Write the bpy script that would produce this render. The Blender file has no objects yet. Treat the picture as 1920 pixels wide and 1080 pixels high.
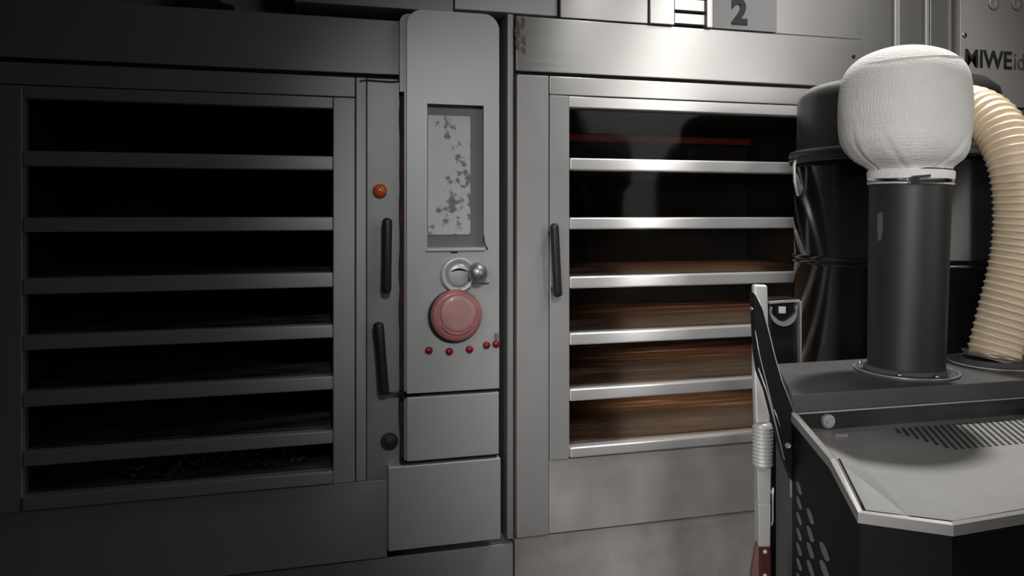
import bpy, bmesh, math, random
from mathutils import Vector, Matrix, noise
random.seed(4)
S = bpy.context.scene
COL = S.collection

# ---------------------------------------------------------------- camera
F_PX, CX, HY = 1400.0, 960.0, 400.0          # focal length, principal column and eye level in the 1920x1080 frame
YAW = math.radians(14.7)
EYE = Vector((0.0, -2.635, 1.6))
FW = Vector((math.sin(YAW), math.cos(YAW), 0)); RT = Vector((math.cos(YAW), -math.sin(YAW), 0))
cam = bpy.data.cameras.new('camera'); cam_o = bpy.data.objects.new('camera', cam); COL.objects.link(cam_o)
cam.sensor_width = 36.0; cam.lens = 36.0*F_PX/1920.0
cam.shift_y = -(540.0-HY)/1920.0
cam.clip_start = 0.05
cam_o.location = EYE; cam_o.rotation_euler = (math.pi/2, 0, -YAW)
S.camera = cam_o
# ---------------------------------------------------------------- world, exposure
S.view_settings.view_transform = 'Standard'; S.view_settings.look = 'None'
S.view_settings.gamma = 1.0; S.view_settings.use_curve_mapping = False
S.view_settings.exposure = 0.0
W = bpy.data.worlds.new('world'); S.world = W; W.use_nodes = True
W.node_tree.nodes['Background'].inputs[0].default_value = (0.5, 0.5, 0.5, 1)
W.node_tree.nodes['Background'].inputs[1].default_value = 0.002

def aim(o, target):
    o.rotation_euler = (Vector(target)-o.location).to_track_quat('-Z', 'Y').to_euler()
def area(name, loc, target, sx, sy, power, col=(1, 1, 1), spread=math.pi):
    l = bpy.data.lights.new(name, 'AREA'); l.shape = 'RECTANGLE'; l.size = sx; l.size_y = sy
    l.energy = power; l.color = col; l.spread = spread
    o = bpy.data.objects.new(name, l); COL.objects.link(o); o.location = loc; aim(o, target); return o
def spot(name, loc, target, power, angle, blend=1.0, size=0.1, col=(1, 1, 1)):
    l = bpy.data.lights.new(name, 'SPOT'); l.energy = power; l.spot_size = math.radians(angle)
    l.spot_blend = blend; l.shadow_soft_size = size; l.color = col
    o = bpy.data.objects.new(name, l); COL.objects.link(o); o.location = loc; aim(o, target); return o
# ceiling lamp over the machine and two tubes; the other lights are added fills
spot('ceiling_lamp_over_machine', (2.17, -0.46, 4.3), (1.40, -1.12, 1.2), 300*1.3, 52, 1.0, 0.09, (1, .98, .95))
spot('oven_fill_high', (1.3, -1.2, 4.2), (1.5, 0, 1.0), 200*.22, 40, 1.0, 0.2)  # unseen fill added from above to brighten the right oven
spot('upper_right_fill', (2.6, -1.9, 4.0), (2.1, 0, 1.9), 150*1.0, 46, 1.0, 0.2, (1, .97, .94))  # fill added for the fascia and column at the upper right
spot('left_oven_fill', (0.2, -3.6, 3.0), (0.95, 0, 1.35), 150*1.25, 35, 1.0, 0.25)  # added fill, lifts the dim left oven from behind the camera
spot('low_front_fill', (-0.7, -3.0, 1.3), (1.68, 0, .6), 100*1.35, 41, 1.0, 0.25, (1, .985, .97))  # low frontal fill, added for the right oven's lower front
spot('fill_from_left', (-0.9, -1.9, 2.6), (1.78, 0, .75), 100*.85, 35, 1.0, 0.2, (1, .97, .95))  # invented source on the left, fills the lower right front
spot('machine_fill', (-0.2, -3.4, 1.9), (1.52, -.9, 1.72), 80*1.95, 22, 1.0, 0.3, (1, .985, .97))  # fill put in to brighten the bag and the machine front
spot('hose_fill', (2.8, -3.2, 2.4), (1.68, -0.95, 1.6), 80*.7, 22, 1.0, 0.3)  # extra fill on the hose, no fixture stands there
area('ceiling_tube_near', (1.50, -0.80, 3.6), (1.50, 0.0, 1.6), 0.06, 0.6, 2.8, (1, .99, .97), math.radians(100))
area('ceiling_tube_far', (2.04, -0.80, 3.6), (2.04, 0.0, 1.6), 0.06, 0.6, 2.6, (1, .97, .94), math.radians(100))
area('added_softbox_row', (3.4, -3.4, 3.6), (2.2, 0.0, 1.2), 2.6, 0.5, 30*.07, (1, .97, .93), math.radians(85))  # softbox added so the right oven's steel has brightness to reflect
area('added_rear_softbox', (4.2, -5.7, 2.2), (2.0, 0.0, 1.2), 2.5, 1.6, 60*.09, (1, .97, .94), math.radians(60))  # added soft area light, there is no opening in that wall

# ---------------------------------------------------------------- helpers
def O(px, py, Y=0.0):
    """point of the oven front (plane y=Y) seen at that place of the photograph"""
    u = (px-CX)/F_PX
    d = FW+RT*u
    t = (Y-EYE.y)/d.y
    return EYE.x+d.x*t, EYE.z+(HY-py)/F_PX*t
def ox(px, Y=0.0): return O(px, 400, Y)[0]
def oz(px, py, Y=0.0): return O(px, py, Y)[1]
def P(px, py, d):
    return EYE+(FW+RT*((px-CX)/F_PX)+Vector((0, 0, (HY-py)/F_PX)))*d
def H(px, py, h):                                        # on the horizontal plane h below the eye
    return P(px, py, F_PX*h/(py-HY))

def thing(name, label, cat, loc=(0, 0, 0), group=None):
    o = bpy.data.objects.new(name, None); COL.objects.link(o); o.location = loc
    o.empty_display_size = 0.1
    o['label'] = label; o['category'] = cat
    if group: o['group'] = group
    return o
def tag(o, label, cat, group=None):
    o['label'] = label; o['category'] = cat
    if group: o['group'] = group
    return o
def rootloc(p):
    v = Vector((0, 0, 0))
    while p is not None:
        v += p.location; p = p.parent
    return v
def obj(name, bm, mat, parent=None, smooth=False, bevel=0.0, seg=2, label=None, origin=None):
    me = bpy.data.meshes.new(name)
    bmesh.ops.recalc_face_normals(bm, faces=bm.faces)
    off = rootloc(parent)
    if origin is not None: off = off+Vector(origin)
    if off.length > 0: bmesh.ops.translate(bm, verts=bm.verts, vec=-off)
    bm.to_mesh(me); bm.free()
    mats = mat if isinstance(mat, (list, tuple)) else [mat]
    for m in mats: me.materials.append(m)
    o = bpy.data.objects.new(name, me); COL.objects.link(o)
    if parent: o.parent = parent
    if origin is not None: o.location = origin
    if smooth:
        for p in me.polygons: p.use_smooth = True
    if bevel > 0:
        b = o.modifiers.new('bevel', 'BEVEL'); b.width = bevel; b.segments = seg; b.limit_method = 'ANGLE'
        b.angle_limit = math.radians(40)
        for p in me.polygons: p.use_smooth = True
        wn = o.modifiers.new('wn', 'WEIGHTED_NORMAL'); wn.keep_sharp = True
    if label: o['label'] = label
    return o
def bx(bm, x0, x1, y0, y1, z0, z1, mi=0):
    vs = [bm.verts.new((x, y, z)) for x in (x0, x1) for y in (y0, y1) for z in (z0, z1)]
    for q in ((0, 1, 3, 2), (4, 6, 7, 5), (0, 4, 5, 1), (2, 3, 7, 6), (0, 2, 6, 4), (1, 5, 7, 3)):
        f = bm.faces.new([vs[i] for i in q]); f.material_index = mi
    return vs
def box(*a, **k):
    bm = bmesh.new(); bx(bm, *a, **k); return bm
def prism(bm, pts, vec, mi=0):
    """closed polygon of 3D points extruded along vec"""
    vec = Vector(vec)
    a = [bm.verts.new(p) for p in pts]; b = [bm.verts.new(Vector(p)+vec) for p in pts]
    n = len(pts)
    bm.faces.new(a).material_index = mi; bm.faces.new(b[::-1]).material_index = mi
    for i in range(n):
        bm.faces.new([a[i], a[(i+1) % n], b[(i+1) % n], b[i]]).material_index = mi
def frame(ax):
    ax = ax.normalized()
    r = Vector((0, 0, 1)) if abs(ax.z) < 0.9 else Vector((1, 0, 0))
    u = ax.cross(r).normalized(); return u, ax.cross(u).normalized()
def lathe(bm, base, axis, prof, n=48, mi=0):
    """prof: list of (distance along axis, radius); both ends closed"""
    base = Vector(base); axis = Vector(axis).normalized(); u, v = frame(axis)
    rings = []
    for h, r in prof:
        c = base+axis*h
        if r < 1e-6: rings.append([bm.verts.new(c)])
        else: rings.append([bm.verts.new(c+(u*math.cos(2*math.pi*k/n)+v*math.sin(2*math.pi*k/n))*r) for k in range(n)])
    for a, b in zip(rings, rings[1:]):
        for k in range(n):
            k2 = (k+1) % n
            if len(a) == 1 and len(b) == 1: continue
            if len(a) == 1: f = bm.faces.new([a[0], b[k2], b[k]])
            elif len(b) == 1: f = bm.faces.new([a[k], a[k2], b[0]])
            else: f = bm.faces.new([a[k], a[k2], b[k2], b[k]])
            f.material_index = mi
    if len(rings[0]) > 1: bm.faces.new(rings[0]).material_index = mi
    if len(rings[-1]) > 1: bm.faces.new(rings[-1][::-1]).material_index = mi
def tube(bm, pts, r, n=16, mi=0):
    pts = [Vector(p) for p in pts]
    rr = r if isinstance(r, (list, tuple)) else [r]*len(pts)
    prev = None; u = None
    for i, p in enumerate(pts):
        t = (pts[min(i+1, len(pts)-1)]-pts[max(i-1, 0)]).normalized()
        if u is None: u, v = frame(t)
        else: u = (u-t*u.dot(t)).normalized(); v = t.cross(u)
        ring = [bm.verts.new(p+(u*math.cos(2*math.pi*k/n)+v*math.sin(2*math.pi*k/n))*rr[i]) for k in range(n)]
        if prev:
            for k in range(n): bm.faces.new([prev[k], prev[(k+1) % n], ring[(k+1) % n], ring[k]]).material_index = mi
        else: bm.faces.new(ring[::-1]).material_index = mi
        prev = ring
    bm.faces.new(prev).material_index = mi
def spline(pts, n):
    """Catmull-Rom through pts"""
    pts = [Vector(p) for p in pts]; q = [pts[0]*2-pts[1]]+pts+[pts[-1]*2-pts[-2]]; out = []
    for i in range(1, len(q)-2):
        for k in range(n):
            t = k/n; a, b, c, d = q[i-1:i+3]
            out.append(0.5*((2*b)+(c-a)*t+(2*a-5*b+4*c-d)*t*t+(3*b-a-3*c+d)*t**3))
    out.append(pts[-1]); return out

# ---------------------------------------------------------------- materials
class NT:
    def __init__(s, name):
        s.m = bpy.data.materials.new(name); s.m.use_nodes = True; s.t = s.m.node_tree; s.b = s.t.nodes['Principled BSDF']
    def n(s, kind, **k):
        nd = s.t.nodes.new(kind)
        for a, v in k.items(): setattr(nd, a, v)
        return nd
    def l(s, a, b): s.t.links.new(a, b)
def coords(N, scale):
    tc = N.n('ShaderNodeTexCoord'); mp = N.n('ShaderNodeMapping'); mp.inputs['Scale'].default_value = scale
    N.l(tc.outputs['Object'], mp.inputs[0]); return mp.outputs[0]
def noise_tex(N, scale3, s=1.0, detail=4, rough=0.55):
    nz = N.n('ShaderNodeTexNoise'); nz.inputs['Scale'].default_value = s; nz.inputs['Detail'].default_value = detail
    nz.inputs['Roughness'].default_value = rough; N.l(coords(N, scale3), nz.inputs['Vector']); return nz.outputs['Fac']
def ramp(N, fac, stops):
    r = N.n('ShaderNodeValToRGB'); e = r.color_ramp.elements
    while len(e) < len(stops): e.new(0.5)
    for k, (p, c) in enumerate(stops): e[k].position = p; e[k].color = (c+(1,)) if len(c) == 3 else c
    N.l(fac, r.inputs[0]); return r.outputs[0]
def bump(N, fac, strength, dist=0.002):
    b = N.n('ShaderNodeBump'); b.inputs['Strength'].default_value = strength; b.inputs['Distance'].default_value = dist
    N.l(fac, b.inputs['Height']); N.l(b.outputs[0], N.b.inputs['Normal'])
def steel(name, c0=.42, c1=.56, rough=.36, metal=.85, aniso=.75, tint=(1, .985, .965), mott=2.2):
    N = NT(name); b = N.b
    big = noise_tex(N, (1.0, 1.0, .7), mott, 3)
    N.l(ramp(N, big, [(.3, tuple(c0*t for t in tint)), (.7, tuple(c1*t for t in tint))]), b.inputs['Base Color'])
    b.inputs['Metallic'].default_value = metal
    st = noise_tex(N, (1.5, 1.5, 260), 1.0, 3)
    mr = N.n('ShaderNodeMapRange'); mr.inputs['To Min'].default_value = rough-.05; mr.inputs['To Max'].default_value = rough+.07
    N.l(st, mr.inputs['Value']); N.l(mr.outputs[0], b.inputs['Roughness'])
    b.inputs['Anisotropic'].default_value = aniso
    cv = N.n('ShaderNodeCombineXYZ'); cv.inputs[2].default_value = 1.0; cv.inputs[0].default_value = .02; cv.inputs[1].default_value = .02
    N.l(cv.outputs[0], b.inputs['Tangent'])
    bump(N, st, .012, .0004)
    return N.m
def paint(name, col, rough=.5, metal=0.0, var=.12, scale=6, bmp=.0, coat=0.0):
    N = NT(name); b = N.b
    f = noise_tex(N, (1, 1, 1), scale, 5)
    N.l(ramp(N, f, [(.3, tuple(c*(1-var) for c in col)), (.7, tuple(c*(1+var) for c in col))]), b.inputs['Base Color'])
    b.inputs['Roughness'].default_value = rough; b.inputs['Metallic'].default_value = metal
    b.inputs['Coat Weight'].default_value = coat
    if bmp: bump(N, noise_tex(N, (1, 1, 1), scale*30, 3), bmp, .001)
    return N.m
def glassmat(name, refl=.06, tint=(.93, .93, .93)):
    N = NT(name); t = N.t; t.nodes.remove(N.b)
    tr = N.n('ShaderNodeBsdfTransparent'); tr.inputs[0].default_value = tint+(1,)
    gl = N.n('ShaderNodeBsdfGlossy'); gl.inputs['Roughness'].default_value = .06
    mx = N.n('ShaderNodeMixShader')
    fr = N.n('ShaderNodeFresnel'); fr.inputs[0].default_value = 1.14
    N.l(fr.outputs[0], mx.inputs[0]); N.l(tr.outputs[0], mx.inputs[1]); N.l(gl.outputs[0], mx.inputs[2])
    N.l(mx.outputs[0], t.nodes['Material Output'].inputs[0]); return N.m

M_steel = steel('brushed_steel', .54, .66, .29, .8, .88, (1, .985, .965), 1.2)
M_steel_bright = steel('polished_bar_steel', .70, .80, .30, .6, .85)
M_steel_door = steel('door_steel', .42, .48, .42, .5, .6, (1, .985, .97))
M_steel_dull = steel('dull_steel', .40, .46, .46, .35, .5)
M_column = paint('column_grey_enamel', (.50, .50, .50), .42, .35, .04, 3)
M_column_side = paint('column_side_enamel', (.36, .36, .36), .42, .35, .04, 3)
M_bezel = paint('bezel_grey', (.17, .17, .17), .5, 0, .05)
M_black = paint('black_gap', (.006, .006, .006), .8, 0, .1)
M_blackplastic = paint('black_handle_plastic', (.022, .022, .022), .38, 0, .15)
M_chamber = paint('chamber_soot', (.012, .010, .009), .75, 0, .3)
M_glass = glassmat('oven_glass')
def stone_mat(name, stops, sc=(.9, 7, 1), rough=.4):
    N = NT(name); f = noise_tex(N, sc, 2.2, 6, .6)
    N.l(ramp(N, f, stops), N.b.inputs['Base Color']); N.b.inputs['Roughness'].default_value = rough
    bump(N, f, .25, .004); return N.m
M_stone = stone_mat('warm_baking_stone', [(.30, (.03, .018, .014)), (.5, (.13, .075, .05)), (.62, (.26, .155, .10)), (.70, (.50, .36, .26))])
M_stone_grey = stone_mat('dusty_baking_stone', [(.38, (.04, .04, .04)), (.62, (.26, .255, .25))], (2, 7, 1), .6)
def crumb_mat():
    N = NT('charred_crumbs'); f = noise_tex(N, (1, 1, 1), 60, 4, .7)
    N.l(ramp(N, f, [(.4, (.02, .02, .02)), (.62, (.24, .23, .22))]), N.b.inputs['Base Color'])
    N.b.inputs['Roughness'].default_value = .9; return N.m
M_crumb = crumb_mat()
def screen_mat():
    N = NT('worn_display'); b = N.b
    f = noise_tex(N, (1, 1, 1), 34, 4, .6); g = noise_tex(N, (1, 1, .5), 9, 2)
    mm = N.n('ShaderNodeMath', operation='ADD'); N.l(f, mm.inputs[0]); N.l(g, mm.inputs[1])
    mh = N.n('ShaderNodeMath', operation='MULTIPLY'); mh.inputs[1].default_value = .5; N.l(mm.outputs[0], mh.inputs[0])
    c = ramp(N, mh.outputs[0], [(.42, (.20, .20, .20)), (.46, (.60, .60, .61))])
    N.l(c, b.inputs['Base Color']); b.inputs['Roughness'].default_value = .3; return N.m
M_screen = screen_mat()
M_pink = paint('faded_red_button', (.44, .17, .165), .35, 0, .10, 14, 0, .3)
M_pink_top = paint('faded_red_button_top', (.50, .27, .265), .4, 0, .12, 18, 0, .2)
M_reddot = paint('red_lens', (.24, .012, .016), .3, 0, .1)
M_orange = paint('orange_red_lens', (.62, .12, .03), .25, 0, .25, 40, 0, .5)
M_chrome = paint('chrome', (.62, .62, .62), .2, 1, .03)
M_knobgrey = paint('knob_light_grey', (.60, .61, .60), .35, .3, .06, 20)
def rust_mat():
    N = NT('rust_and_grease'); f = noise_tex(N, (1, 1, .25), 30, 5, .7)
    N.l(ramp(N, f, [(.35, (.012, .009, .008)), (.55, (.05, .018, .012)), (.75, (.14, .05, .025))]), N.b.inputs['Base Color'])
    N.b.inputs['Roughness'].default_value = .8; return N.m
M_rust = rust_mat()
M_plate = paint('grey_number_plate', (.27, .27, .27), .5, .1, .03)
M_ink = paint('black_lettering', (.012, .012, .012), .5, 0, .1)
M_ink2 = paint('grey_lettering', (.10, .10, .10), .5, 0, .1)
M_hood = paint('charcoal_powder_coat', (.07, .07, .071), .48, 0, .12, 8, .15)
M_body = paint('black_enamel', (.005, .005, .005), .6, 0, .2, 8); M_body.node_tree.nodes['Principled BSDF'].inputs['Specular IOR Level'].default_value = .2
M_pipe = paint('black_rubberised_pipe', (.020, .020, .020), .5, 0, .15, 5, .1)
def drum_mat():
    N = NT('black_gloss_drum'); b = N.b
    b.inputs['Base Color'].default_value = (.006, .006, .006, 1); b.inputs['Roughness'].default_value = .14
    return N.m
M_drum = drum_mat()
M_drumhead = paint('black_satin_head', (.022, .023, .023), .4, 0, .1)
M_lid = paint('worn_grey_sheet', (.34, .335, .325), .5, .15, .10, 5, .12)
M_lidrim = paint('lid_rim_rubber', (.30, .29, .28), .45, .2, .06)
M_edge = paint('bare_edge_steel', (.60, .56, .56), .35, .6, .05)
M_slot = paint('slot_grey', (.22, .22, .22), .5, .2, .1)
M_pole = paint('light_grey_pole', (.56, .56, .55), .42, .3, .07, 7)
M_sleeve = paint('grey_pole_sleeve', (.42, .42, .41), .5, .1, .05)
M_wood = paint('dark_red_wood', (.07, .018, .020), .45, 0, .3, 12)
M_box = paint('glossy_black_box', (.010, .010, .010), .22, 0, .2)
M_white = paint('off_white_plastic', (.62, .61, .60), .5, 0, .08)
def cloth_mat():
    N = NT('undyed_filter_cloth'); b = N.b
    f = noise_tex(N, (1, 1, 1), 7, 5); 
    N.l(ramp(N, f, [(.3, (.66, .625, .595)), (.7, (.76, .73, .70))]), b.inputs['Base Color'])
    b.inputs['Roughness'].default_value = .95; b.inputs['Sheen Weight'].default_value = .2
    a = noise_tex(N, (30, 30, 300), 1.0, 2); c = noise_tex(N, (240, 240, 40), 1.0, 2)
    mm = N.n('ShaderNodeMath', operation='ADD'); N.l(a, mm.inputs[0]); N.l(c, mm.inputs[1])
    bump(N, mm.outputs[0], .8, .0025); return N.m
M_cloth = cloth_mat()
M_hose = paint('cream_hose', (.84, .66, .45), .42, 0, .10, 9, .05)
M_hosewire = paint('pale_hose_spiral', (.90, .78, .60), .4, 0, .05)
M_floor = paint('grey_floor_tile', (.10, .095, .09), .4, 0, .1, 3)
M_wall = paint('painted_wall', (.06, .06, .06), .8, 0, .05, 1)
M_ceil = paint('painted_ceiling', (.08, .08, .08), .9, 0, .05, 1)
M_stain = rust_mat()

# ---------------------------------------------------------------- setting
def struct(name, bm, mat):
    o = obj(name, bm, mat); o['kind'] = 'structure'; return o
struct('floor', box(-2.6, 5.6, -6.0, 1.6, -.1, 0), M_floor)
struct('ceiling', box(-2.6, 5.6, -6.0, 1.6, 4.5, 4.6), M_ceil)
struct('wall_back', box(-2.6, 5.6, 1.6, 1.7, 0, 4.5), M_wall)
struct('wall_front', box(-2.6, 5.6, -6.1, -6.0, 0, 4.5), M_wall)
struct('wall_left', box(-2.7, -2.6, -6.1, 1.7, 0, 4.5), M_wall)
struct('wall_right', box(5.6, 5.7, -6.1, 1.7, 0, 4.5), M_wall)

# ---------------------------------------------------------------- ovens
DEP = 0.80                                            # depth of a baking chamber
def oven_chambers(root, x0, x1, openings, wall_x0, wall_x1, zt, zb, stone_m, nstone):
    """openings: list of (z_top, z_bottom) of each deck from the top down"""
    bm = bmesh.new()
    bx(bm, wall_x0, x0-.0, .035, DEP+.12, zb, zt)        # side walls
    bx(bm, x1, wall_x1, .035, DEP+.12, zb, zt)
    bx(bm, x0, x1, DEP, DEP+.12, zb, zt)                # rear
    zs = openings
    bx(bm, x0, x1, .035, DEP, zs[0][0], zt)
    for (a, b), (c, d) in zip(zs, zs[1:]): bx(bm, x0, x1, .035, DEP, c+.004, b-.022)
    bx(bm, x0, x1, .035, DEP, zb, zs[-1][1]-.022)
    obj('carcass', bm, M_chamber, root)
    for k, (a, b) in enumerate(zs):
        if k < len(zs)-nstone: continue
        bm = box(x0+.004, x1-.004, .030, DEP-.004, b-.022, b+.001)
        o = obj('baking_stone', bm, stone_m, root, bevel=.003)
def bar_handle(root, p0, p1, r, off, label=None):
    """rounded bar standing off the door on two feet"""
    p0 = Vector(p0); p1 = Vector(p1); d = (p1-p0).normalized()
    bm = bmesh.new()
    L = (p1-p0).length
    prof = [(0, 0.0), (.003, r*.6), (.009, r*.93), (.016, r), (L*.5, r*.97), (L-.016, r), (L-.009, r*.93), (L-.003, r*.6), (L, 0)]
    lathe(bm, p0, d, prof, 20)
    for t in (.10, .90):
        c = p0+(p1-p0)*t
        lathe(bm, c, (0, 1, 0), [(0, r*.6), (off, r*.75)], 14)
    return obj('handle', bm, M_blackplastic, root, smooth=True, label=label)

Y0 = -0.02                                            # front plane of the door frames
# --- right oven
R = thing('deck_oven', 'bright brushed steel deck oven with six lit brown decks, right of the control column', 'oven', (ox(1300), .3, 0))
xl, xi, xw, xr = ox(965), ox(1026), ox(1063), ox(1600)
xe = ox(1614)
ztop = oz(1210, 47)-.004; zs0 = oz(965, 134); zs1 = oz(965, 141)
obj('top_panel', box(xl, xe, Y0, .30, zs0, ztop), M_steel, R, bevel=.003)
obj('seam_gasket', box(xl, xe, .0, .28, zs1, zs0), M_black, R)
zfb = oz(965, 1003)                                   # bottom of the door panel
zi = oz(1063, 182); zwt = oz(1063, 203); zwb = oz(1063, 834); zib = oz(1063, 856)
door = obj('door', box(xl, xi-.003, Y0-.012, .03, zfb, zs1-.002), M_steel_door, R, bevel=.004)
obj('top_rail', box(xi, xe, Y0-.008, .03, zi+.003, zs1-.002), M_steel, door, bevel=.003)
obj('stile', box(xi, xw, Y0-.010, .03, zib, zi), M_steel_door, door, bevel=.003)
obj('stile', box(xr, xe, Y0-.010, .03, zib, zi), M_steel_door, door, bevel=.003)
obj('window_head', box(xw, xr, Y0-.006, .03, zwt, zi), M_steel_bright, door, bevel=.004)
bars_r = [(297, 320), (408, 430), (518, 540), (623, 645), (727, 749)]
edges = [oz(1063, a) for b in bars_r for a in b]
for a, b in bars_r:
    obj('crossbar', box(xw, xr, Y0-.012, .028, oz(1063, b), oz(1063, a)), M_steel_bright, door, bevel=.006, seg=3)
zo = [zwt]+edges+[zwb]
open_r = [(zo[2*i], zo[2*i+1]) for i in range(6)]
for a, b in open_r:
    obj('glass_pane', box(xw, xr, .004, .009, b, a), M_glass, door)
obj('window_sill', box(xw, xr, Y0-.02, .028, oz(1063, 853), zwb), M_steel_bright, door, bevel=.006, seg=3)
obj('bottom_panel', box(xi, xe, Y0-.004, .03, zfb, zib-.002), steel('panel_steel_reflections', .52, .84, .36, .55, .7, (1, .945, .90), 3.0), R, bevel=.003)  # mottle and warm tint put uneven room reflections into the base colour
a = O(1039, 418, -.075); b = O(1046, 558, -.075)
bar_handle(door, (a[0], -.075, a[1]), (b[0], -.075, b[1]), .0165, .05)
oven_chambers(R, xw, xr, open_r, xl+.005, xe-.002, zs1-.002, zfb, M_stone, 6)
obj('base_seam', box(xl, xe, .035, .3, zfb-.012, zfb), M_black, R)
obj('plinth', box(xl, xe, -.005, .9, .0, zfb-.012), steel('plinth_steel_reflections', .46, .86, .40, .45, .5, (1, .94, .89), 4.5), R, bevel=.003)  # mirrored-room mottle painted into the plinth's base colour
# glowing heater rail in the top chamber
bm = bmesh.new()
for zz in (open_r[0][0]-.028, ):
    tube(bm, [(xw+.02, DEP-.06, zz), (xr-.02, DEP-.06, zz)], .017, 12)
N = NT('dull_red_heater'); N.b.inputs['Base Color'].default_value = (.16, .05, .04, 1)
N.b.inputs['Emission Color'].default_value = (.75, .09, .05, 1); N.b.inputs['Emission Strength'].default_value = .018
obj('heating_rod', bm, N.m, R, smooth=True)
# warm lights added under the roof of each deck to brighten the stones
for k, (a, b) in enumerate(open_r):
    l = bpy.data.lights.new('chamber_fill', 'AREA'); l.shape = 'RECTANGLE'; l.size = .7; l.size_y = .12
    l.energy = (.12, .04, .40, .5, .42, .62)[k]; l.color = (1, .72, .50)
    lo = bpy.data.objects.new('chamber_fill', l); COL.objects.link(lo); lo.location = (xw+(xr-xw)*.62, DEP*.6, a-.006)
# dark rusty stain on the corner of the fascia
bm = bmesh.new()
def blob(bm, cx, cz, rx, rz, Y, n=26, jit=.35):
    vs = []
    for k in range(n):
        a = 2*math.pi*k/n; q = 1+jit*(noise.noise(Vector((math.cos(a)*1.7+cx*9, math.sin(a)*1.7, cz*7)))*1.6)
        vs.append((cx+math.cos(a)*rx*q, Y, cz+math.sin(a)*rz*q))
    prism(bm, vs, (0, .0015, 0))
for k in range(16):
    px = 967+random.random()**2*16; py = 33+random.random()*72
    a = O(px, py, Y0); blob(bm, a[0]+.004, a[1], .003+.005*random.random(), .005+.016*random.random(), Y0-.0010-.00008*k, 20, .5)
obj('rust_stain', bm, paint('brown_corner_stain', (.15, .115, .10), .7, .1, .4, 60), R)

# --- gap strip between column and right oven
g = thing('corner_post', 'narrow rust-edged steel strip in the black gap left of the bright oven', 'post', (ox(955), .1, 0))
obj('strip', box(ox(950), ox(961), -.012, .25, oz(955, 1008), oz(955, 28)), M_column_side, g, bevel=.002)
obj('dark_recess', box(ox(938), ox(950), .10, .25, oz(940, 1006), oz(940, 45)), M_black, g)
obj('rusty_edge', box(ox(961), ox(965), .0, .25, oz(962, 1006), oz(962, 30)), M_rust, g)

# --- left oven
Lf = thing('deck_oven', 'dim grey deck oven with dark decks, left of the control column', 'oven', (ox(350), .3, 0))
lx0 = ox(-60); lxw = ox(48); lxi = ox(624); lxs = ox(665); lxo = ox(687); lxe = ox(757)
zt1 = oz(755, 143); zt2 = oz(755, 150); zft = oz(748, 42)
obj('top_panel', box(lx0, ox(752), Y0, .30, zt1, zft), M_steel_dull, Lf, bevel=.003)
obj('seam_gasket', box(lx0, lxe, .0, .28, zt2, zt1), M_black, Lf)
lzb = oz(727, 1040); lzwt = oz(622, 205); lzi = oz(622, 184); lzib = oz(622, 903); lzwb = oz(622, 877)
ld = obj('door', box(lxs+.003, lxo-.002, Y0-.004, .03, lzib, zt2-.002), M_steel_dull, Lf, bevel=.003)
obj('top_rail', box(lx0, lxs, Y0-.004, .03, lzi+.003, zt2-.002), M_steel_dull, ld, bevel=.003)
obj('stile', box(lxi, lxs, Y0-.008, .03, lzib, lzi), M_steel_dull, ld, bevel=.004)
obj('stile', box(lx0, lxw, Y0-.008, .03, lzib, lzi), M_steel_dull, ld, bevel=.004)
obj('window_head', box(lxw, lxi, Y0-.004, .03, lzwt, lzi), M_steel_dull, ld, bevel=.003)
bars_l = [(294, 320), (407, 432), (510, 537), (607, 631), (702, 727), (803, 827)]
for a, b in bars_l:
    obj('crossbar', box(lxw, lxi, Y0-.010, .028, oz(622, b), oz(622, a)), M_steel_dull, ld, bevel=.005)
zo = [lzwt]+[oz(622, a) for b in bars_l for a in b]+[lzwb]
open_l = [(zo[2*i], zo[2*i+1]) for i in range(7)]
for a, b in open_l:
    obj('glass_pane', box(lxw, lxi, .004, .009, b, a), M_glass, ld)
obj('window_sill', box(lxw, lxi, Y0-.016, .028, lzib+.004, lzwb), M_steel_dull, ld, bevel=.005)
obj('bottom_panel', box(lx0, ox(725), Y0, .03, lzb, lzib-.002), M_steel_dull, Lf, bevel=.003)
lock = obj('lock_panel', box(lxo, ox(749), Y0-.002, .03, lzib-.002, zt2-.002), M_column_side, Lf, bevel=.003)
oven_chambers(Lf, lxw, lxi, open_l, lx0, ox(745), zt2-.002, lzb, M_stone_grey, 7)
obj('base_seam', box(lx0, ox(752), .01, .3, lzb-.010, lzb), M_black, Lf)
obj('plinth', box(lx0, ox(962), -.002, .9, .0, lzb-.010), M_steel_dull, Lf, bevel=.003)
# charred crumbs on the lowest deck: a heap nobody could count
bm = bmesh.new()
for k in range(420):
    x = lxw+.25+(lxi-lxw-.27)*random.random()**.75; y = .05+random.random()*.5
    r = .004+.010*random.random()
    m = Matrix.Translation((x, y, open_l[-1][1]+.001+r*.6+random.random()*.012*(y)))@Matrix.Rotation(random.random()*6, 4, 'Z')@Matrix.Diagonal((r, r*.8, r*.6, 1))
    bmesh.ops.create_icosphere(bm, subdivisions=1, radius=1, matrix=m)
o = obj('burnt_crumbs', bm, M_crumb, None); tag(o, 'burnt crumbs scattered on the lowest deck of the dim left oven', 'crumbs'); o['kind'] = 'stuff'
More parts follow.
